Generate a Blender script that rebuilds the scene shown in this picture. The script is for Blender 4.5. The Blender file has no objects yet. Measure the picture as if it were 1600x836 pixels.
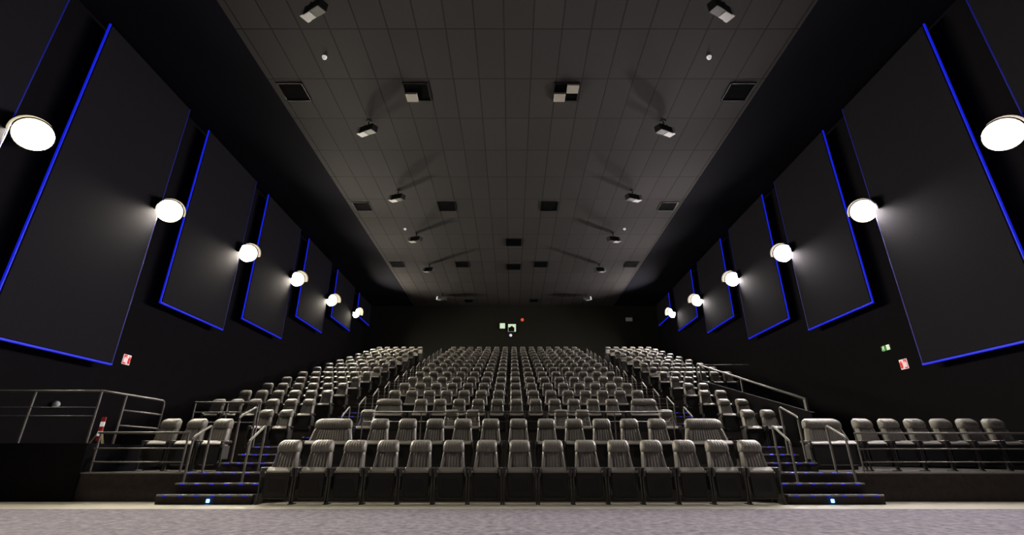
import bpy, bmesh, math, random
from mathutils import Vector, Matrix
random.seed(7)
C = bpy.context.scene
col = C.collection

# ------------------------------------------------------------------ camera
cam = bpy.data.objects.new('camera', bpy.data.cameras.new('camera'))
col.objects.link(cam)
cam.location = (-0.14, 0, 0.75)
cam.rotation_euler = (math.radians(90 + 21.7), 0, 0)
cam.data.sensor_width = 36
cam.data.lens = 746 / 1600 * 36
cam.data.clip_end = 200
C.camera = cam

# ------------------------------------------------------------------ world / exposure
w = bpy.data.worlds.new('world'); C.world = w; w.use_nodes = True
w.node_tree.nodes['Background'].inputs[0].default_value = (0.9, 0.9, 1, 1)
w.node_tree.nodes['Background'].inputs[1].default_value = 0.0
C.view_settings.view_transform = 'Standard'
C.view_settings.look = 'None'
C.view_settings.gamma = 1
C.view_settings.use_curve_mapping = False
C.view_settings.exposure = 0.0
LAMP_STRENGTH = 800.0
LAMP_R = 0.33
AIM = [(.66, .68, .44), (.66, .68, .38), (.66, .68, .26), (.68, .66, .16), (.74, .58, .20), (.90, .34, .20)]   # inward, forward, down
HOODS = [.62, .62, .62, .60, .58, .44]
BARRELS = [.30, .30, .30, .28, .26, .20]
COL_LEFT = (1.0, 0.91, 0.74)
COL_RIGHT = (1.0, 0.92, 0.89)

# ------------------------------------------------------------------ materials
def mat(name, base, rough=0.7, metal=0.0, emit=None, strength=0.0, noise=None, bump=None, spec=0.5):
    m = bpy.data.materials.new(name); m.use_nodes = True
    nt = m.node_tree; b = nt.nodes['Principled BSDF']
    b.inputs['Base Color'].default_value = (*base, 1)
    b.inputs['Roughness'].default_value = rough
    b.inputs['Metallic'].default_value = metal
    b.inputs['Specular IOR Level'].default_value = spec
    if emit:
        b.inputs['Emission Color'].default_value = (*emit, 1)
        b.inputs['Emission Strength'].default_value = strength
    if noise:
        scale, amt, base2 = noise
        tc = nt.nodes.new('ShaderNodeTexCoord'); n = nt.nodes.new('ShaderNodeTexNoise')
        n.inputs['Scale'].default_value = scale; n.inputs['Detail'].default_value = 6
        n.inputs['Roughness'].default_value = 0.7
        nt.links.new(tc.outputs['Object'], n.inputs['Vector'])
        r = nt.nodes.new('ShaderNodeValToRGB')
        r.color_ramp.elements[0].position = 0.5 - amt; r.color_ramp.elements[1].position = 0.5 + amt
        r.color_ramp.elements[0].color = (*base, 1); r.color_ramp.elements[1].color = (*base2, 1)
        nt.links.new(n.outputs['Fac'], r.inputs[0]); nt.links.new(r.outputs[0], b.inputs['Base Color'])
        if bump:
            bp = nt.nodes.new('ShaderNodeBump'); bp.inputs['Strength'].default_value = bump
            bp.inputs['Distance'].default_value = 0.01
            nt.links.new(n.outputs['Fac'], bp.inputs['Height']); nt.links.new(bp.outputs[0], b.inputs['Normal'])
    return m

M = {}
M['fabric'] = mat('seat_fabric', (0.27, 0.252, 0.22), 0.46, noise=(30, 0.2, (0.35, 0.33, 0.29)), bump=0.12, spec=0.6)
M['shell'] = mat('seat_shell_plastic', (0.032, 0.032, 0.030), 0.5)
M['arm'] = mat('armrest_plastic', (0.06, 0.055, 0.055), 0.35)
M['stand'] = mat('seat_stand_metal', (0.10, 0.10, 0.09), 0.4, 0.2)
M['carpet_dark'] = mat('tier_carpet', (0.045, 0.037, 0.035), 0.95, noise=(9, 0.25, (0.085, 0.070, 0.065)), bump=0.3)
M['carpet'] = mat('front_carpet', (0.075, 0.066, 0.095), 0.95, noise=(9, 0.16, (0.275, 0.25, 0.30)), bump=0.9)
M['beige'] = mat('beige_threshold', (0.36, 0.34, 0.27), 0.6, noise=(6, 0.3, (0.46, 0.43, 0.35)))
M['wall'] = mat('black_wall_fabric', (0.009, 0.008, 0.009), 0.95, spec=0.1, noise=(3, 0.3, (0.013, 0.012, 0.014)))
M['back'] = mat('back_wall_paint', (0.040, 0.040, 0.031), 0.95, spec=0.1)
M['panel'] = mat('panel_cloth', (0.020, 0.019, 0.026), 0.95, spec=0.1, noise=(25, 0.3, (0.028, 0.027, 0.034)))
M['painted_shade'] = mat('side_ceiling_painted_shade', (0.014, 0.014, 0.022), 0.95, spec=0.1)  # near-black tone paints in the shade along the ceiling sides
M['rail'] = mat('rail_metal', (0.22, 0.21, 0.195), 0.5, 0.6)
M['rail_dark'] = mat('dull_rail_metal', (0.12, 0.115, 0.105), 0.5, 0.5)
M['nose'] = mat('step_nosing', (0.30, 0.29, 0.27), 0.4, 0.3)
M['blue'] = mat('blue_led', (0.01, 0.01, 0.1), 0.5, emit=(0.008, 0.02, 1.0), strength=0.6)
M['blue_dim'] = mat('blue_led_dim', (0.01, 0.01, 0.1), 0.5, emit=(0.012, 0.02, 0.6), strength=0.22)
M['step_led'] = mat('step_led', (0.01, 0.01, 0.1), 0.5, emit=(0.02, 0.04, 1.0), strength=0.6)
M['step_lamp'] = mat('step_lamp', (0.1, 0.1, 0.3), 0.5, emit=(0.12, 0.35, 1.0), strength=7)
M['lampL'] = mat('lamp_glass_left', (1, 1, 1), 0.3, emit=COL_LEFT, strength=LAMP_STRENGTH)
M['lampR'] = mat('lamp_glass_right', (1, 1, 1), 0.3, emit=COL_RIGHT, strength=LAMP_STRENGTH)
M['black_metal'] = mat('black_metal', (0.015, 0.015, 0.016), 0.5, 0.4)
M['hood'] = mat('matt_black_hood', (0.008, 0.0075, 0.0065), 1.0, spec=0.0)
M['void'] = mat('vent_black', (0.002, 0.002, 0.003), 0.9, spec=0.05)
M['grille'] = mat('white_grille', (0.85, 0.80, 0.68), 0.6, noise=(40, 0.2, (0.6, 0.56, 0.48)))
M['painted_lit_face'] = mat('painted_lit_face', (0.8, 0.8, 0.8), 0.5)  # white put in for the speaker faces the wall lamps light
M['spk'] = mat('pale_grey_housing', (0.75, 0.75, 0.76), 0.5)
M['white'] = mat('white_plastic_added_glow', (0.9, 0.9, 0.88), 0.4, emit=(1, 1, 0.95), strength=0.35)
M['red'] = mat('red_enamel', (0.75, 0.05, 0.04), 0.5)
M['sign_red'] = mat('luminous_red_sign', (0.75, 0.06, 0.05), 0.5, emit=(0.8, 0.05, 0.05), strength=0.5)
M['sign_white'] = mat('luminous_white_sign', (0.9, 0.85, 0.85), 0.5, emit=(1, 0.72, 0.72), strength=0.55)
M['exit_white'] = mat('exit_sign_white', (0.9, 0.9, 0.8), 0.5, emit=(0.9, 0.95, 0.7), strength=0.6)
M['exit_green'] = mat('exit_sign_green', (0.05, 0.3, 0.05), 0.5, emit=(0.06, 0.35, 0.06), strength=0.3)
M['port'] = mat('lit_projection_glass', (0.5, 0.6, 0.5), 0.2, emit=(0.62, 0.78, 0.52), strength=0.95)
M['pilot'] = mat('pilot_light', (0.9, 0.9, 1), 0.3, emit=(0.75, 0.7, 0.85), strength=0.8)
M['redlamp'] = mat('red_indicator', (0.9, 0.1, 0.05), 0.3, emit=(1.0, 0.12, 0.08), strength=0.6)
M['wood'] = mat('pale_wood', (0.45, 0.36, 0.2), 0.6)

# ceiling: grid of large acoustic boards
m = bpy.data.materials.new('ceiling_boards'); m.use_nodes = True; nt = m.node_tree; b = nt.nodes['Principled BSDF']
b.inputs['Roughness'].default_value = 0.8; b.inputs['Specular IOR Level'].default_value = 0.25
tc = nt.nodes.new('ShaderNodeTexCoord'); br = nt.nodes.new('ShaderNodeTexBrick')
br.offset = 0; br.inputs['Scale'].default_value = 1; br.inputs['Brick Width'].default_value = 0.80
br.inputs['Row Height'].default_value = 1.86; br.inputs['Mortar Size'].default_value = 0.022
br.inputs['Mortar Smooth'].default_value = 0.2
br.inputs['Color1'].default_value = (0.084, 0.077, 0.077, 1); br.inputs['Color2'].default_value = (0.072, 0.066, 0.067, 1)
br.inputs['Mortar'].default_value = (0.030, 0.028, 0.028, 1)
mp = nt.nodes.new('ShaderNodeMapping'); mp.inputs['Location'].default_value = (0.36, -0.47, 0)
nt.links.new(tc.outputs['Object'], mp.inputs['Vector']); nt.links.new(mp.outputs[0], br.inputs['Vector'])
nt.links.new(br.outputs['Color'], b.inputs['Base Color'])
bp = nt.nodes.new('ShaderNodeBump'); bp.inputs['Strength'].default_value = 0.6; bp.inputs['Distance'].default_value = 0.02; bp.invert = True
nt.links.new(br.outputs['Fac'], bp.inputs['Height']); nt.links.new(bp.outputs[0], b.inputs['Normal'])
M['ceiling'] = m

# ------------------------------------------------------------------ helpers
def box(bm, c, s, bev=0.0, rot=None, seg=2):
    r = bmesh.ops.create_cube(bm, size=1.0)
    vs = r['verts']
    for v in vs: v.co = Vector((v.co.x * s[0], v.co.y * s[1], v.co.z * s[2]))
    if bev > 0:
        es = list({e for v in vs for e in v.link_edges})
        rr = bmesh.ops.bevel(bm, geom=es, offset=bev, segments=seg, affect='EDGES', profile=0.5)
        vs = list({v for f in rr['faces'] for v in f.verts} | {v for v in vs if v.is_valid})
    if rot is not None:
        R = rot if isinstance(rot, Matrix) else Matrix.Rotation(rot[1], 3, rot[0])
        for v in vs: v.co = R @ v.co
    for v in vs: v.co += Vector(c)

def bx(bm, x0, x1, y0, y1, z0, z1, bev=0.0):
    box(bm, ((x0+x1)/2, (y0+y1)/2, (z0+z1)/2), (abs(x1-x0), abs(y1-y0), abs(z1-z0)), bev)

def tube(bm, pts, r, n=8, cap=True):
    pts = [Vector(p) for p in pts]; rings = []
    for i, p in enumerate(pts):
        if i == 0: t = pts[1] - p
        elif i == len(pts) - 1: t = p - pts[i-1]
        else: t = (pts[i+1] - p).normalized() + (p - pts[i-1]).normalized()
        t.normalize()
        a = Vector((0, 0, 1)) if abs(t.z) < 0.9 else Vector((0, 1, 0))
        u = t.cross(a).normalized(); v = t.cross(u).normalized()
        rings.append([bm.verts.new(p + u * r * math.cos(2*math.pi*k/n) + v * r * math.sin(2*math.pi*k/n)) for k in range(n)])
    for a, b_ in zip(rings, rings[1:]):
        for k in range(n): bm.faces.new((a[k], a[(k+1) % n], b_[(k+1) % n], b_[k]))
    if cap: bm.faces.new(rings[0][::-1]); bm.faces.new(rings[-1])

def arc(p0, p1, p2, n=5):
    p0, p1, p2 = Vector(p0), Vector(p1), Vector(p2)
    return [(1-t)**2*p0 + 2*t*(1-t)*p1 + t*t*p2 for t in [i/n for i in range(n+1)]]

def obj(name, bm, material, parent=None, smooth=False):
    bmesh.ops.recalc_face_normals(bm, faces=bm.faces)
    me = bpy.data.meshes.new(name); bm.to_mesh(me); bm.free()
    if isinstance(material, (list, tuple)):
        for x in material: me.materials.append(x)
    else: me.materials.append(material)
    if smooth:
        for p in me.polygons: p.use_smooth = True
    o = bpy.data.objects.new(name, me); col.objects.link(o)
    if parent: o.parent = parent
    return o

def tag(o, label, cat, group=None):
    o['label'] = label; o['category'] = cat
    if group: o['group'] = group
    return o

def thing(name, label, cat, loc=(0, 0, 0), rz=0, group=None):
    o = bpy.data.objects.new(name, None); col.objects.link(o)
    o.empty_display_size = 0.1
    o.location = loc; o.rotation_euler = (0, 0, rz)
    return tag(o, label, cat, group)

def struct(name, bm, m_):
    o = obj(name, bm, m_); o['kind'] = 'structure'; return o

def dup(root, loc, label, group=None, rz=None):
    r = root.copy(); col.objects.link(r); r.location = loc; r['label'] = label
    if rz is not None: r.rotation_euler = (0, 0, rz)
    if group: r['group'] = group
    for ch in root.children:
        c = ch.copy(); col.objects.link(c); c.parent = r
        for g in ch.children:
            d = g.copy(); col.objects.link(d); d.parent = c
    return r

ORD = ['zeroth', 'first', 'second', 'third', 'fourth', 'fifth', 'sixth', 'seventh', 'eighth', 'ninth', 'tenth', 'eleventh',
       'twelfth', 'thirteenth', 'fourteenth', 'fifteenth', 'sixteenth']

# ------------------------------------------------------------------ room shell
W = 11.3; H = 11.70; YB = 35.6
def row_y(k): return {1: 9.12, 2: 10.68}.get(k, 13.9 + 1.45 * (k - 3))
def row_z(k): return {1: 0.0, 2: 0.49}.get(k, 0.97 + 0.455 * (k - 3))

bm = bmesh.new(); bx(bm, -W-.3, W+.3, -6, YB+.3, -.2, 0); struct('floor', bm, M['carpet_dark'])
bm = bmesh.new(); bx(bm, -W, W, -6, 8.22, 0, .012); struct('floor_carpet', bm, M['carpet'])
bm = bmesh.new(); bx(bm, -W, W, 8.22, 9.58, 0, .008); struct('floor_threshold', bm, M['beige'])
bm = bmesh.new(); bx(bm, -7.75, 7.75, -6, YB, H, H+.2); struct('ceiling', bm, M['ceiling'])
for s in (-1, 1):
    bm = bmesh.new(); bx(bm, s*7.75, s*(W+.3), -6, YB+.3, H, H+.2); struct('ceiling_side', bm, M['painted_shade'])
    bm = bmesh.new(); bx(bm, s*W, s*(W+.3), -6, YB+.3, 0, H); struct('wall_left' if s < 0 else 'wall_right', bm, M['wall'])
bm = bmesh.new(); bx(bm, -W, W, YB, YB+.3, 0, H); struct('wall_back', bm, M['back'])
bm = bmesh.new(); bx(bm, -W, W, -6.3, -6, 0, H); struct('wall_front', bm, M['wall'])

# tiers: platform of the second row, cross aisle / third row, then one tier per row
VX = 7.72                        # left face of the sunken entrance on the right
bm = bmesh.new(); bx(bm, -W, W, 9.6, 11.75, 0, .49); struct('floor_platform', bm, M['carpet_dark'])
for k in range(3, 17):
    y0 = 11.75 if k == 3 else row_y(k) - .85
    y1 = row_y(k+1) - .85 if k < 16 else YB
    x1 = VX if k < 8 else W
    if k == 3: y0b = 11.75
    bm = bmesh.new(); bx(bm, -W, x1, y0, y1, 0, row_z(k)); struct('floor_tier', bm, M['carpet_dark'])
bm = bmesh.new(); bx(bm, VX, W, 11.75, row_y(8)-.85, 0, .49); struct('floor_entrance', bm, M['carpet_dark'])
# parapet beside the sunken entrance: stepped low wall
bm = bmesh.new()
n = 7; ya, yb = 13.05, row_y(8)-.85; za, zb = 1.85, 3.75
vs = []
for x in (VX, VX+.09):
    vs.append([bm.verts.new(p) for p in ((x, ya, .49), (x, yb, .49), (x, yb, zb), (x, ya, za))])
bm.faces.new(vs[0]); bm.faces.new(vs[1][::-1])
for k in range(4): bm.faces.new((vs[0][k], vs[1][k], vs[1][(k+1) % 4], vs[0][(k+1) % 4]))
struct('wall_parapet', bm, M['wall'])
# raised landing on the far left
bm = bmesh.new(); bx(bm, -W, -8.1, 9.55, 11.6, 0, 1.0); struct('floor_landing', bm, M['wall'])
# metal edge trims on the platform
for i, (xa, xb) in enumerate(((-8.1, -6.22), (6.22, W))):
    bm = bmesh.new(); bx(bm, xa, xb, 9.57, 9.63, .47, .497, .004); struct('trim_%d' % (i+1), bm, M['nose'])

# ------------------------------------------------------------------ wall panels with blue light edges
spans = [(4.95, 8.40), (9.52, 12.92), (14.02, 17.42), (18.50, 21.98), (23.08, 26.50), (27.60, 31.05), (32.10, 35.10)]
bots = [3.0, 3.08, 5.18, 5.92, 7.32, 8.58, 10.0]
for s in (-1, 1):
    side = 'left' if s < 0 else 'right'
    for i, ((y0, y1), zb) in enumerate(zip(spans, bots)):
        lab = 'dark cloth wall panel with blue glowing edges, %s from the front on the %s wall' % (ORD[i+1], side)
        t = thing('wall_panel', lab, 'wall panel', (s*W, (y0+y1)/2, zb), 0, 'blue-edged panels on the %s wall' % side)
        hy = (y1-y0)/2; zt = 11.60 - zb
        bm = bmesh.new(); box(bm, (-s*.34, 0, zt/2), (.10, 2*hy-.06, zt-.06), .01); obj('cloth_board', bm, M['panel'], t)
        bm = bmesh.new(); bx(bm, 0, -s*.29, -hy+.15, hy-.15, .15, zt-.15); obj('batten_frame', bm, M['black_metal'], t)
        for nm, a, m_ in (('light_strip', (-s*.35, -hy, zt/2, .05, .035, zt), 'blue'), ('light_strip', (-s*.35, 0, 0, .06, 2*hy+.03, .05), 'blue'),
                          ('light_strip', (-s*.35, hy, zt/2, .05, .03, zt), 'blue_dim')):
            bm = bmesh.new(); box(bm, a[:3], a[3:], .008); o = obj(nm, bm, M[m_], t)
            o['label'] = 'faint blue far edge strip' if m_ == 'blue_dim' else 'bright blue glowing edge strip'

# ------------------------------------------------------------------ wall lamps
def lamp(s, y, z, i):
    """floodlight on a wall bracket, aimed forward, inward and down over the seats"""
    side = 'left' if s < 0 else 'right'
    t = thing('wall_lamp', 'blazing white wall lamp, %s from the front on the %s wall' % (ORD[i+1], side), 'lamp', (s*W, y, z), 0, 'wall lamps')
    d = Vector((-s*AIM[i][0], -AIM[i][1], -AIM[i][2])).normalized()
    q = Vector((0, 0, 1)).rotation_difference(d).to_matrix()
    HOOD, BARREL = HOODS[i], BARRELS[i]
    c = Vector((-s*.40, 0, 0))
    def lathe(prof, n=28):
        bm = bmesh.new(); L = []
        for r_, h in prof: L.append([bm.verts.new(c + q @ Vector((r_*math.cos(2*math.pi*k/n), r_*math.sin(2*math.pi*k/n), h))) for k in range(n)])
        for a, b_ in zip(L, L[1:]):
            for k in range(n): bm.faces.new((a[k], a[(k+1) % n], b_[(k+1) % n], b_[k]))
        return bm, L
    bm = bmesh.new(); box(bm, (-s*.03, 0, 0), (.06, .30, .30), .015); obj('wall_plate', bm, M['black_metal'], t)
    bm = bmesh.new(); tube(bm, [(-s*.05, 0, 0), c - d*.1], .035, 12); obj('bracket', bm, M['black_metal'], t)
    bm, L = lathe([(.06, -.24), (.16, -.22), (LAMP_R*.8, -.12), (LAMP_R+.03, 0), (LAMP_R+.04, BARREL), (LAMP_R+.02, BARREL), (LAMP_R+.005, -.02), (.05, -.06)])
    bm.faces.new(L[0][::-1]); bm.faces.new(L[-1]); obj('housing', bm, M['hood'], t)
    # half-round hood over the lens keeps the light off the ceiling nearby
    bm = bmesh.new(); n = 20; up = (Vector((0, 0, 1)) - d*d.z).normalized(); sd = d.cross(up); L = []
    for rr, h in ((LAMP_R+.045, BARREL-.05), (LAMP_R+.07, HOOD), (LAMP_R+.055, HOOD), (LAMP_R+.041, BARREL-.05)):
        L.append([bm.verts.new(c + d*h + (up*math.sin(math.pi*(-.05+1.1*k/n)) + sd*math.cos(math.pi*(-.05+1.1*k/n)))*rr) for k in range(n+1)])
    for a, b_ in zip(L, L[1:] + L[:1]):
        for k in range(n): bm.faces.new((a[k], a[k+1], b_[k+1], b_[k]))
    bm.faces.new([x[0] for x in L]); bm.faces.new([x[-1] for x in L])
    obj('hood', bm, M['hood'], t)
    bm, L = lathe([(LAMP_R, .0), (LAMP_R*.97, .05), (LAMP_R*.8, .09), (LAMP_R*.5, .12), (LAMP_R*.2, .135)])
    bm.faces.new(L[-1]); bm.faces.new(L[0][::-1])
    obj('lens', bm, M['lampL' if s < 0 else 'lampR'], t, False)
LY = [8.9, 13.25, 17.75, 22.25, 26.9, 31.4]; LZ = [7.5, 7.93, 8.43, 8.96, 9.38, 9.94]
for s in (-1, 1):
    for i in range(6): lamp(s, LY[i], LZ[i], i)

# ------------------------------------------------------------------ seats
def ring_loft(bm, levels, closed_top=True):
    rings = [[bm.verts.new(p) for p in L] for L in levels]
    n = len(rings[0])
    for a, b_ in zip(rings, rings[1:]):
        for k in range(n): bm.faces.new((a[k], a[(k+1) % n], b_[(k+1) % n], b_[k]))
    bm.faces.new(rings[0][::-1]); bm.faces.new(rings[-1])

def cushion(bm, hw, prof, ribs, rib_amp, nx=40, bolster=0.042):
    """prof: list of (z, y_front, y_back, halfwidth scale); front surface is vertically pleated"""
    L = []
    for (z, yf, yb, sc) in prof:
        pts = []
        w_ = hw * sc
        for i in range(nx+1):
            u = -1 + 2*i/nx
            edge = abs(u)**6
            rib = abs(math.sin(math.pi * ribs * (u*.86+1)/2)) if abs(u) < .86 else .5
            y = yf + (edge*.045) - (bolster * math.exp(-((abs(u)-.88)/.09)**2) if bolster else 0) - rib_amp*rib
            y = min(y, (yf+yb)/2 + .02)
            pts.append(Vector((u*w_, y, z)))
        for i in range(7):
            u = 1 - 2*i/6
            pts.append(Vector((u*w_*.97, yb, z)))
        L.append(pts)
    ring_loft(bm, L)

def seat_parts(hw, ribs, simple=False):
    """returns list of (name, bmesh, material key, smooth, extra children)"""
    P = []
    nx = 56 if not simple else 12
    if hw > .4 and not simple: nx = 110
    lean = .27
    def yf(z): return .03 + lean * (z - .45)
    # backrest
    bm = bmesh.new()
    prof = [(.40, yf(.40)+.05, yf(.40)+.11, .90), (.43, yf(.43)+.0, yf(.43)+.12, 1.0)] + \
           [(z, yf(z) - .002*math.sin((z-.43)/.42*math.pi), yf(z)+.12, 1.0 - .22*(z-.43)/.42) for z in (.50, .58, .66, .74, .80)] + \
           [(.845, yf(.845)+.012, yf(.845)+.11, .78), (.86, yf(.86)+.035, yf(.86)+.10, .76)]
    if simple: prof = [prof[0], prof[1], prof[4], prof[-1]]
    cushion(bm, hw, prof, ribs, .011 if not simple else 0, nx)
    P.append(('backrest', bm, 'fabric', True))
    # headrest roll
    bm = bmesh.new(); q = []
    for t in ((0, .25, .3) if False else [0, .12, .3, .5, .7, .85, .95, 1.0]):
        z = .845 + .205*t
        bulge = .095*math.sin(math.pi*min(1, max(0, t*.92+.06)))**.6
        th = .12*(1-.55*max(0, (t-.6)/.4)**2)
        sc = (.79-.05*t)*(1-.16*max(0, (t-.5)/.5)**3)
        shift = .035*max(0, (t-.6)/.4)**2
        q.append((z, yf(.85)+.02 - bulge + shift + .06*t, yf(.85)+.02+th+.05*t, sc))
    if simple: q = [q[0], q[2], q[4], q[7]]
    cushion(bm, hw, q, ribs, .006 if not simple else 0, nx, 0)
    P.append(('headrest', bm, 'fabric', True))
    # rear shell
    bm = bmesh.new()
    L = []
    for z, sc, th in ((.30, .9, .03), (.36, .98, .035), (.6, .92, .035), (.85, .78, .035), (1.0, .72, .03), (1.02, .66, .02)):
        y = .03 + lean*(z-.45) + .115 + (0 if z < .9 else -.0)
        w_ = hw*sc; L.append([Vector((-w_, y, z)), Vector((w_, y, z)), Vector((w_*.95, y+th, z)), Vector((-w_*.95, y+th, z))])
    ring_loft(bm, L); P.append(('back_shell', bm, 'shell', False))
    # seat tipped up: cushion behind, dark underside shell to the front
    bm = bmesh.new()
    cw = hw - .018
    prof = [(.15, -.070, .050), (.18, -.078, .058), (.492, -.080, .085), (.507, -.108, .090), (.520, -.112, .092), (.540, -.098, .092), (.572, -.045, .085), (.590, -.015, .070), (.592, .030, .060)]
    if simple: prof = [prof[0], prof[2], prof[3], prof[5], prof[7]]
    L = []
    for z, a, b_ in prof:
        k = 1 - (.02 if z > .58 else 0)
        e = min(.018, (b_-a)*.3)
        L.append([Vector(p) for p in ((-cw*k, a+e, z), (-cw*k+e, a, z), (cw*k-e, a, z), (cw*k, a+e, z), (cw*k, b_-e, z), (cw*k-e, b_, z), (-cw*k+e, b_, z), (-cw*k, b_-e, z))])
    ring_loft(bm, L)
    P.append(('seat_cushion', bm, 'fabric', False))
    bm = bmesh.new()
    n = 8; pts = []
    hwp = hw - .022; r = .06; z0, z1 = .09, .505
    out = [(-hwp, z1-.02), (-hwp+.02, z1)]
    out = [( hwp, z1-.02), (hwp-.02, z1), (-hwp+.02, z1), (-hwp, z1-.02), (-hwp, z0+r)]
    for k in range(1, 5): a = math.pi + k/4*math.pi/2; out.append((-hwp+r + r*math.cos(a), z0+r + r*math.sin(a)))
    for k in range(0, 5): a = 1.5*math.pi + k/4*math.pi/2; out.append((hwp-r + r*math.cos(a), z0+r + r*math.sin(a)))
    def lay(y, sc): return [Vector((x*sc, y - .07*(.3-z)*0 + .06*(z-.3)*.7, .315+(z-.315)*sc)) for x, z in out]
    ring_loft(bm, [lay(-.055, .97), lay(-.065, 1.0), lay(-.09, 1.0), lay(-.105, .96), lay(-.108, .90), lay(-.103, .87), lay(-.103, .5)])
    P.append(('seat_shell', bm, 'shell', False))
    for s in (-1, 1):
        x = s*(hw+.026)
        bm = bmesh.new()
        box(bm, (x, .02, .565), (.058, .36, .055), .022 if not simple else .0, ('X', math.radians(0)), 3)
        box(bm, (x, -.115, .50), (.056, .10, .12), .02 if not simple else 0)
        P.append(('armrest', bm, 'arm', True))
        bm = bmesh.new()
        x = s*(hw+.040)
        box(bm, (x, -.10, .25), (.028, .05, .46), .008 if not simple else 0)
        box(bm, (x, .02, .36), (.018, .22, .26), 0)
        box(bm, (x, -.06, .012), (.028, .20, .024), .005 if not simple else 0)
        P.append(('stand', bm, 'stand', False))
    if not simple:
        bm = bmesh.new(); tube(bm, [(-hw, .03, .30), (hw, .03, .30)], .018, 8); P.append(('pivot_bar', bm, 'stand', False))
    return P

GRP = 'grey pleated cinema seats'
def proto(name, cat, hw, ribs):
    t = thing(name, '-', cat, (0, 0, 0), 0, GRP)
    for nm, bm, mk, sm in seat_parts(hw, ribs): obj(nm, bm, M[mk], t, sm)
    return t
def joined(name, hw, ribs):
    P = seat_parts(hw, ribs, True); keys = ['fabric', 'shell', 'arm', 'stand']
    out = bmesh.new()
    for nm, bm, mk, sm in P:
        bmesh.ops.recalc_face_normals(bm, faces=bm.faces)
        for f in bm.faces: f.material_index = keys.index(mk); f.smooth = sm and nm in ('backrest', 'headrest')
        me = bpy.data.meshes.new('tmp'); bm.to_mesh(me); bm.free(); out.from_mesh(me); bpy.data.meshes.remove(me)
    me = bpy.data.meshes.new(name); out.to_mesh(me); out.free()
    for k in keys: me.materials.append(M[k])
    return me

single = proto('cinema_seat', 'seat', .24, 9); used_single = False
narrow = proto('cinema_seat', 'seat', .225, 9); used_narrow = False
double = proto('double_cinema_seat', 'seat', .50, 19); used_double = False
single_far = joined('cinema_seat', .225, 9)

places = []      # (x, k, block, index from aisle/left, kind)
def centre(k):
    if k == 1: return [(-4.2+.6*i, 's') for i in range(15)]
    if k in (2, 4): return [(-4.0, 'd')] + [(-3+.6*i, 's') for i in range(11)] + [(4.0, 'd')]
    if k == 3: return [(-4.22, 's'), (-1.85, 's'), (-1.25, 's'), (1.25, 's'), (1.85, 's'), (4.22, 's')]
    return [(-4.2+.6*i, 's') for i in range(15)]
for k in range(1, 17):
    for j, (x, kd) in enumerate(centre(k)): places.append((x, k, 'centre block', j+1, kd))
    if k >= 2:
        nl = {2: 3, 3: 2}.get(k, 6); base = -6.40 if k == 2 else -6.53
        for n_ in range(nl): places.append((base-.57*n_, k, 'left block', n_+1, 's'))
        if k == 2:
            places.append((6.57, 2, 'right block', 1, 'd'))
            for n_ in range(6): places.append((7.46+.57*n_, 2, 'right block', n_+2, 's'))
        else:
            for n_ in range(2 if k < 8 else 6): places.append((6.53+.57*n_, k, 'right block', n_+1, 's'))
def depth(p): return row_y(p[1])*.929 + row_z(p[1])*.37 + abs(p[0])*1e-3
places.sort(key=depth)
cnt = 0; rest = []
NROW = lambda k: 'front' if k == 1 else ORD[k]
for (x, k, blk, j, kd) in places:
    loc = (x, row_y(k), row_z(k))
    if blk == 'centre block':
        tot = len(centre(k))
        if j == 1: where = 'leftmost in the %s row of the centre block' % NROW(k)
        elif j == tot: where = 'rightmost in the %s row of the centre block' % NROW(k)
        elif k == 3: where = '%s from left in the third row of the centre block' % ORD[j]
        else: where = '%s from left in the %s row of the centre block' % (ORD[j], NROW(k))
    else:
        where = '%s from the aisle, %s row, %s' % (ORD[j], ORD[k], blk)
    grp = 'cinema seats of the ' + blk
    if kd == 'd':
        lab = 'double-width grey seat, ' + where
        if not used_double: double.location = loc; double['label'] = lab; double['group'] = 'double-width seats'; used_double = True
        else: dup(double, loc, lab, 'double-width seats')
        continue
    cnt += 1
    lab = 'grey tip-up seat, ' + where
    if cnt > 300: rest.append(loc); continue
    if k <= 8:
        if blk != 'centre block':
            if not used_narrow: narrow.location = loc; narrow['label'] = lab; narrow['group'] = grp; used_narrow = True
            else: dup(narrow, loc, lab, grp)
        elif not used_single: single.location = loc; single['label'] = lab; single['group'] = grp; used_single = True
        else: dup(single, loc, lab, grp)
    else:
        o = bpy.data.objects.new('cinema_seat', single_far); col.objects.link(o); o.location = loc
        tag(o, lab, 'seat', grp)
out = bmesh.new()
for loc in rest:
    n0 = len(out.verts); out.from_mesh(single_far); out.verts.ensure_lookup_table()
    for v in out.verts[n0:]: v.co += Vector(loc)
me = bpy.data.meshes.new('back_row_seats'); out.to_mesh(me); out.free()
for k in ('fabric', 'shell', 'arm', 'stand'): me.materials.append(M[k])
o = bpy.data.objects.new('back_row_seats', me); col.objects.link(o)
tag(o, 'small grey seats filling the highest rows below the back wall', 'seats'); o['kind'] = 'stuff'

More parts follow.
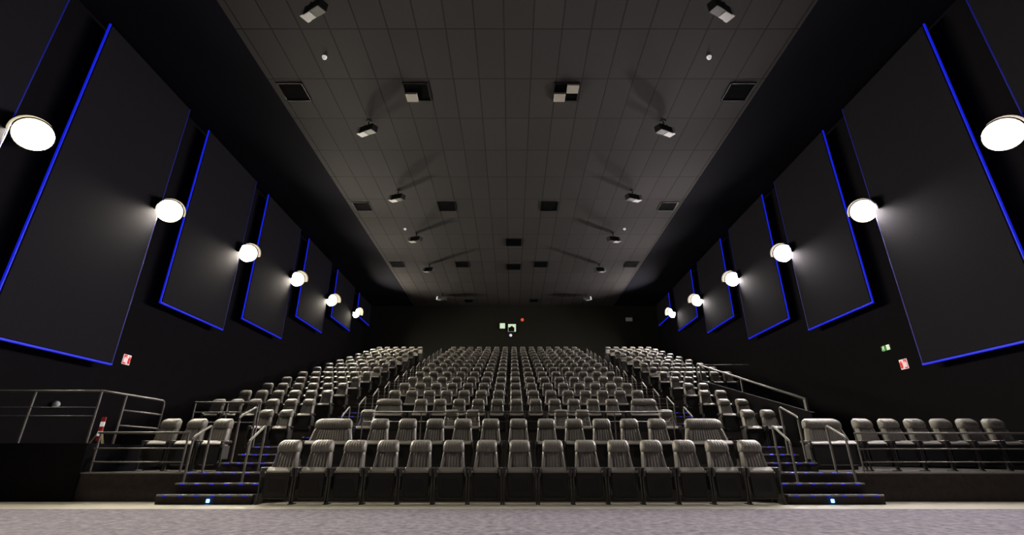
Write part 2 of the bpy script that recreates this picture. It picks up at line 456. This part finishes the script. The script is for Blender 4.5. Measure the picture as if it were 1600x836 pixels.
# ------------------------------------------------------------------ aisle stairs
for s in (-1, 1):
    side = 'left' if s < 0 else 'right'
    t = thing('aisle_stairs', 'dark carpeted stairs with blue step lights in the %s aisle' % side, 'stairs', (s*5.32, 9.0, 0), 0, 'aisle stairs')
    def step(y0, y1, z, zlo, xa, xb, led=6):
        cx = s*5.32
        bm = bmesh.new(); bx(bm, s*xa-cx, s*xb-cx, y0-9, y1-9, zlo, z); st = obj('step', bm, M['carpet_dark'], t)
        bm = bmesh.new(); bx(bm, s*xa-cx, s*xb-cx, y0-9.012, y0-9+.035, z-.022, z+.006, .003); nz = obj('nosing', bm, M['nose'], st)
        for i in range(led):
            xx = s*(xa + (xb-xa)*(i+.5)/led) - cx
            bm = bmesh.new(); box(bm, (xx, y0-9.016, z-.010), (.075, .016, .020), .003); obj('step_light', bm, M['step_led'], st)
        return st
    st = step(9.0, 9.3, .155, 0.008, 4.56, 6.2)
    bm = bmesh.new(); box(bm, (s*(5.3) - s*5.32, -.012, .065), (.055, .02, .055), .008); o = obj('floor_lamp', bm, M['step_lamp'], st)
    o['label'] = 'single bright pale blue guide lamp'
    step(9.3, 9.6, .322, 0.008, 4.56, 6.12)
    step(9.59, 9.6, .49, .33, 4.62, 6.2, 6)
    step(10.3, 10.88, .65, .49, 4.75, 5.95, 5)
    step(10.88, 11.4, .81, .49, 4.75, 5.95, 5)
    step(11.4, 11.75, .972, .49, 4.75, 5.95, 5)
    for k in range(4, 17):
        yr = row_y(k) - .85; zl = row_z(k-1)
        for q, dy in ((1, .62), (2, .31)):
            step(yr-dy, yr-dy+.31, zl+.1517*q, zl, 4.75, 6.0, 4 if k < 7 else 0)

# ------------------------------------------------------------------ rails
R = .021
def handrail(name, label, loc, p_lo, p_hi, foot_lo, foot_hi, group=None):
    """inverted U handrail running up the stairs; points in local coordinates"""
    t = thing(name, label, 'handrail', loc, 0, group)
    a, b_ = Vector(p_lo), Vector(p_hi); d = (b_-a).normalized()
    bm = bmesh.new()
    tube(bm, arc(a+Vector((0, 0, -.07)), a, a+d*.07) + arc(b_-d*.07, b_, b_+Vector((0, 0, -.07))), R, 10)
    obj('grip', bm, M['rail'], t, True)
    for p, f in ((a, foot_lo), (b_, foot_hi)):
        bm = bmesh.new(); tube(bm, [(p.x, p.y, f), (p.x, p.y, p.z-.06)], R*.95, 10)
        box(bm, (p.x, p.y, f+.006), (.09, .09, .012), .002); obj('post', bm, M['rail'], t)
    return t
for s in (-1, 1):
    side = 'left' if s < 0 else 'right'
    handrail('handrail', 'short metal handrail beside front steps, seat side of the %s aisle' % side, (s*5.0, 9.4, 0),
             (0, 0, 1.03), (0, .52, 1.34), .322, .49, 'stair handrails')
    handrail('handrail', 'short metal handrail on the wall side of the %s front steps' % side, (s*6.05, 9.4, 0),
             (0, 0, 1.10), (0, .50, 1.34), .322, .49, 'stair handrails')
    handrail('handrail', 'metal handrail on the wall side of the %s upper flight beside the second row' % side, (s*5.82, 10.42, 0),
             (0, 0, 1.54), (0, .62, 1.80), .65, .81, 'stair handrails')
    for k in range(4, 17):
        handrail('handrail', 'thin handrail in the %s aisle beside the %s row steps' % (side, ORD[k]), (s*4.92, row_y(k)-1.35, row_z(k-1)),
                 (0, 0, .85), (0, .62, 1.18), .152, .456, 'aisle handrails by the rows')

def barrier(label, loc, x0, x1, zs, posts, zfoot, group=None, m_='rail', R=R):
    t = thing('guard_rail', label, 'railing', loc, 0, group)
    for z in zs:
        bm = bmesh.new(); tube(bm, [(x0, 0, z), (x1, 0, z)], R*(1.0 if z == max(zs) else .6), 8); obj('rail_bar', bm, M[m_], t, True)
    for x in posts:
        bm = bmesh.new(); tube(bm, [(x, 0, zfoot), (x, 0, max(zs))], R*.9, 8); box(bm, (x, 0, zfoot+.006), (.08, .08, .012)); obj('post', bm, M[m_], t)
    return t
barrier('three-bar guard rail on the platform edge right of the right steps', (6.4, 9.66, .49), 0, 4.58, (.69, .41, .18), (0.02, 4.5), 0, None, 'rail', .017)
barrier('three-bar guard rail on the platform edge left of the left steps', (-8.05, 9.66, .49), 0, 1.75, (.70, .42, .18), (0.05, 1.73), 0)
barrier('long low guard rail behind the second row of the centre block', (0, 11.85, .97), -3.7, 3.7, (.79, .57), (-3.68, -2.3, -.7, .7, 2.3, 3.68), 0, None, 'rail_dark', .015)
barrier('three-bar guard rail at the left block cross aisle', (-7.75, 11.85, .97), 0, 1.6, (1.01, .78, .55), (0.02, .8, 1.58), 0)

# landing railing, L-shaped, far left
t = thing('landing_railing', 'tall grey railing round the raised landing at the far left', 'railing', (-8.2, 9.65, 1.0))
for z, r in ((.97, R), (.66, R*.35), (.50, R*.35)):
    bm = bmesh.new(); tube(bm, [(-2.75, 0, z), (0, 0, z)], r*.9, 8); obj('rail_bar', bm, M['rail'], t, True)
for x in (-1.32, -.02):
    bm = bmesh.new(); tube(bm, [(x, 0, 0), (x, 0, .97)], R, 8); obj('post', bm, M['rail'], t)
bm = bmesh.new(); tube(bm, [(0, 0, .97)] + [(0, .4, .97)] + arc((0, 1.7, .97), (0, 1.8, .97), (0, 1.8, .87)) + [(0, 1.8, 0)], R, 10); obj('return_rail', bm, M['rail'], t, True)
bm = bmesh.new(); tube(bm, [(0, .62, 0), (0, .62, .97)], R, 8); obj('post', bm, M['rail'], t)
for z in (.66, .36):
    bm = bmesh.new(); tube(bm, [(0, .62, z), (0, 1.8, z)], R*.8, 8); obj('rail_bar', bm, M['rail'], t, True)

# sloping rail over the sunken entrance on the right
t = thing('entrance_handrail', 'long pale handrail sloping down above the sunken entrance on the right', 'handrail', (VX+.05, 13.3, 0))
bm = bmesh.new(); tube(bm, [(0, 0, 2.22), (0, 6.95, 4.38)], .034, 10); tube(bm, [(0, 6.95, 4.38), (2.1, 6.98, 4.38)], .02, 8); obj('grip', bm, M['rail'], t, True)
for (y, z0, z1) in ((0.0, 1.9, 2.22), (3.45, 2.83, 3.29), (6.9, 3.72, 4.36)):
    bm = bmesh.new(); box(bm, (0, y, (z0+z1)/2), (.05, .07 if y else .10, z1-z0)); obj('post', bm, M['rail'], t)

# red-white board leaning on A-legs on the landing
t = thing('warning_trestle', 'small red and white warning board on wooden legs beside the landing railing', 'barrier', (-8.33, 10.05, 1.0))
for s in (-1, 1):
    bm = bmesh.new(); tube(bm, [(s*.12, -.05, 0), (0, 0, .3)], .013, 6); obj('leg', bm, M['wood'], t)
bm = bmesh.new(); tube(bm, [(0, .14, 0), (0, 0, .3)], .013, 6); obj('leg', bm, M['wood'], t)
for i in range(5):
    bm = bmesh.new(); box(bm, (0.0, -.02, .06+.09*i+.04), (.08, .025, .088), .004); o = obj('board_stripe', bm, M['red' if i % 2 == 0 else 'white'], t)
    o['label'] = 'red stripe' if i % 2 == 0 else 'white stripe'
tag(obj('round_fixture', (lambda b: (bmesh.ops.create_uvsphere(b, u_segments=16, v_segments=8, radius=.08), b)[1])(bmesh.new()), M['spk'], None, True),
    'small pale round fixture low on the left wall above the landing', 'fixture').location = (-W+.09, 12.0, 1.95)

# ------------------------------------------------------------------ signs
def fire_sign(s, y, z):
    side = 'left' if s < 0 else 'right'
    t = thing('fire_sign', 'small square red and white fire equipment sign on the %s wall' % side, 'sign', (s*W, y, z), 0, 'fire signs')
    bm = bmesh.new(); box(bm, (-s*.01, 0, 0), (.02, .28, .28), .004); obj('sign_plate', bm, M['sign_white'], t)
    # red field left, with an extinguisher and a flame in white/red
    bm = bmesh.new(); box(bm, (-s*.022, -.075, .0), (.006, .11, .26)); obj('red_field', bm, M['sign_red'], t)
    bm = bmesh.new(); tube(bm, [(-s*.024, .07, -.11), (-s*.024, .07, .05)], .035, 10); box(bm, (-s*.024, .07, .075), (.012, .02, .05)); tube(bm, [(-s*.03, .07, .09), (-s*.03, .11, .06), (-s*.03, .115, -.02)], .008, 6); obj('extinguisher_symbol', bm, M['sign_red'], t)
    bm = bmesh.new()
    pts = [(-.04, -.09), (.04, -.09), (.055, -.03), (.03, .03), (.01, .09), (-.01, .03), (-.035, .05), (-.05, -.02)]
    f = [bm.verts.new((-s*.0265, -.075+a, b_)) for a, b_ in pts]; bm.faces.new(f)
    r = bmesh.ops.extrude_face_region(bm, geom=bm.faces[:])
    for v in [g for g in r['geom'] if isinstance(g, bmesh.types.BMVert)]: v.co.x -= s*.004
    obj('flame_symbol', bm, M['sign_white'], t)
fire_sign(-1, 13.82, 3.38); fire_sign(1, 13.98, 3.28)
t = thing('exit_sign', 'small white and green running-man sign on the right wall beside the fire sign', 'sign', (W, 14.47, 3.86))
bm = bmesh.new(); box(bm, (-.012, 0, 0), (.024, .34, .16), .004); obj('sign_plate', bm, M['exit_green'], t)
bm = bmesh.new(); box(bm, (-.027, -.11, 0), (.006, .12, .15)); obj('doorway_symbol', bm, M['exit_white'], t)
bm = bmesh.new()
bmesh.ops.create_uvsphere(bm, u_segments=8, v_segments=6, radius=.016)
for v in bm.verts: v.co = Vector((v.co.x*.3-.028, v.co.y+.07, v.co.z+.065))
tube(bm, [(-.028, .075, .045), (-.028, .09, -.005)], .015, 6)
tube(bm, [(-.028, .09, -.005), (-.028, .06, -.035), (-.028, .08, -.075)], .008, 6)
tube(bm, [(-.028, .09, -.005), (-.028, .12, -.03), (-.028, .15, -.04)], .008, 6)
tube(bm, [(-.028, .08, .035), (-.028, .05, .01)], .007, 6); tube(bm, [(-.028, .08, .035), (-.028, .12, .03)], .007, 6)
obj('running_man_symbol', bm, M['exit_white'], t)

# ------------------------------------------------------------------ ceiling equipment
def vent(x, y, lab, cells=(), size=.78, louvre=False):
    t = thing('ceiling_vent', lab, 'vent', (x, y, H), 0, 'dark ceiling vents')
    bm = bmesh.new(); h = size/2
    for a in ((-h, 0, .03, size), (h, 0, .03, size)): box(bm, (a[0], 0, -.015), (.03, size+.03, .03))
    for yy in (-h, h): box(bm, (0, yy, -.015), (size+.03, .03, .03))
    obj('frame', bm, M['black_metal'], t)
    bm = bmesh.new(); box(bm, (0, 0, -.006), (size, size, .008)); obj('dark_opening', bm, M['void'], t)
    for (cx, cy) in cells:
        bm = bmesh.new(); box(bm, (cx*h/2, cy*h/2, -.05), (h*.94, h*.94, .07), .006); o = obj('grille_cell', bm, M['grille'], t); o['label'] = 'pale grille cell'
    if louvre:
        bm = bmesh.new()
        for i in range(6): box(bm, (0, -h+size*(i+.5)/6, -.03), (size-.05, .02, .05), 0, ('X', .5))
        obj('louvre', bm, M['black_metal'], t)
nm = {12.2: 'nearest', 19.7: 'second', 27.0: 'third'}
for Y, w_ in ((12.2, 'nearest row'), (19.75, 'middle row'), (27.0, 'far row')):
    for X, d_ in ((-7.15, 'far left'), (-3.2, 'inner left'), (1.6, 'inner right'), (7.15, 'far right')):
        cells = ()
        extra = ''
        if Y == 12.2 and X == -3.2: cells = ((-1, 1),); extra = ' with one pale cell'
        if Y == 12.2 and X == 1.6: cells = ((-1, 1), (1, -1)); extra = ' with two pale cells'
        vent(X, Y, 'square dark ceiling vent%s, %s, %s' % (extra, w_, d_), cells)
vent(-.05, 23.8, 'louvred dark vent on the ceiling centre line, nearer one', (), .85, True)
vent(-.05, 27.4, 'louvred dark vent on the ceiling centre line, farther one', (), .85, True)
vent(-3.4, 34.3, 'small dark vent near the back wall, left', (), .6)
vent(1.5, 34.2, 'small dark vent near the back wall, right', (), .6)

def speaker(s, y, i):
    side = 'left' if s < 0 else 'right'
    t = thing('ceiling_speaker', 'pale box speaker hanging under the ceiling, %s from the front on the %s' % (ORD[i+1], side), 'speaker',
              (s*5.15, y-.25, H), s*math.radians(-56), 'hanging ceiling speakers')
    bm = bmesh.new(); tube(bm, [(0, 0, 0), (0, 0, -.262)], .022, 8); box(bm, (0, 0, -.01), (.14, .14, .02)); obj('hanger', bm, M['black_metal'], t)
    bm = bmesh.new(); box(bm, (0, 0, -.38), (.26, .74, .24), .02, ('X', math.radians(10))); obj('housing', bm, M['black_metal'], t)  # black covers the dark body and the shadow cast beside it
    bm = bmesh.new(); box(bm, (0, .36, -.315), (.27, .16, .25), .02, ('X', math.radians(10))); box(bm, (0, .20, -.47), (.22, .30, .02), .006, ('X', math.radians(10))); o = obj('lit_face_cap', bm, M['painted_lit_face'], t); o['label'] = 'white cap painted as the lamp-lit face'
    bm = bmesh.new()
    for q in (-1, 1): box(bm, (q*.138, 0, -.33), (.012, .05, .16))
    box(bm, (0, 0, -.262), (.29, .05, .012)); obj('yoke', bm, M['black_metal'], t)
for s in (-1, 1):
    for i, y in enumerate((9.1, 13.9, 18.55, 22.85, 27.2, 32.8)): speaker(s, y, i)
for s in (-1, 1):
    for i, y in enumerate((10.75, 22.1)):
        side = 'left' if s < 0 else 'right'
        t = thing('smoke_detector', 'tiny white round ceiling detector, %s one on the %s' % (('near', 'far')[i], side), 'detector', (s*5.65, y, H), 0, 'white ceiling detectors')
        bm = bmesh.new(); tube(bm, [(0, 0, 0), (0, 0, -.03)], .07, 16); obj('base', bm, M['white'], t)
        bm = bmesh.new(); bmesh.ops.create_uvsphere(bm, u_segments=14, v_segments=8, radius=.06)
        for v in bm.verts: v.co.z = v.co.z*.8 - .05
        obj('dome', bm, M['white'], t, True)

# ------------------------------------------------------------------ back wall equipment
def port(x, z, w_, h_, lab, cat='window'):
    t = thing('projection_window', lab, cat, (x, YB, z))
    bm = bmesh.new()
    for q in (-1, 1): box(bm, (q*(w_/2+.03), -.03, 0), (.06, .06, h_+.12)); box(bm, (0, -.03, q*(h_/2+.03)), (w_+.12, .06, .06))
    obj('window_frame', bm, M['black_metal'], t)
    bm = bmesh.new(); box(bm, (0, -.015, 0), (w_, .02, h_)); obj('glass', bm, M['port'], t)
    return t
port(-.87, 10.10, .40, .42, 'small square lit projection window in the back wall, left one')
t = port(-.14, 9.94, .60, .60, 'lit projection window with a dark projector behind it, right one')
bm = bmesh.new(); box(bm, (-.05, -.06, -.12), (.46, .06, .34), .03); tube(bm, [(-.02, -.05, .0), (-.02, -.16, .0)], .12, 14); obj('projector_silhouette', bm, M['black_metal'], t)
def spot(name, lab, cat, x, z, r, m_):
    t = thing(name, lab, cat, (x, YB, z))
    bm = bmesh.new(); tube(bm, [(0, 0, 0), (0, -.05, 0)], r*1.2, 12); obj('base', bm, M['black_metal'], t)
    bm = bmesh.new(); bmesh.ops.create_uvsphere(bm, u_segments=12, v_segments=8, radius=r)
    for v in bm.verts: v.co.y -= .06
    obj('lens', bm, M[m_], t, True)
spot('pilot_lamp', 'tiny pale lamp directly under the projection windows', 'lamp', -.24, 9.36, .11, 'pilot')
spot('red_indicator_lamp', 'tiny red lamp right of the projection windows', 'lamp', .65, 10.57, .12, 'redlamp')
tag(obj('wall_box', (lambda b: (box(b, (0, -.06, 0), (.5, .12, .28), .02), b)[1])(bmesh.new()), M['spk']), 'pale equipment box on the back wall at the right', 'box').location = (8.85, YB, 10.6)
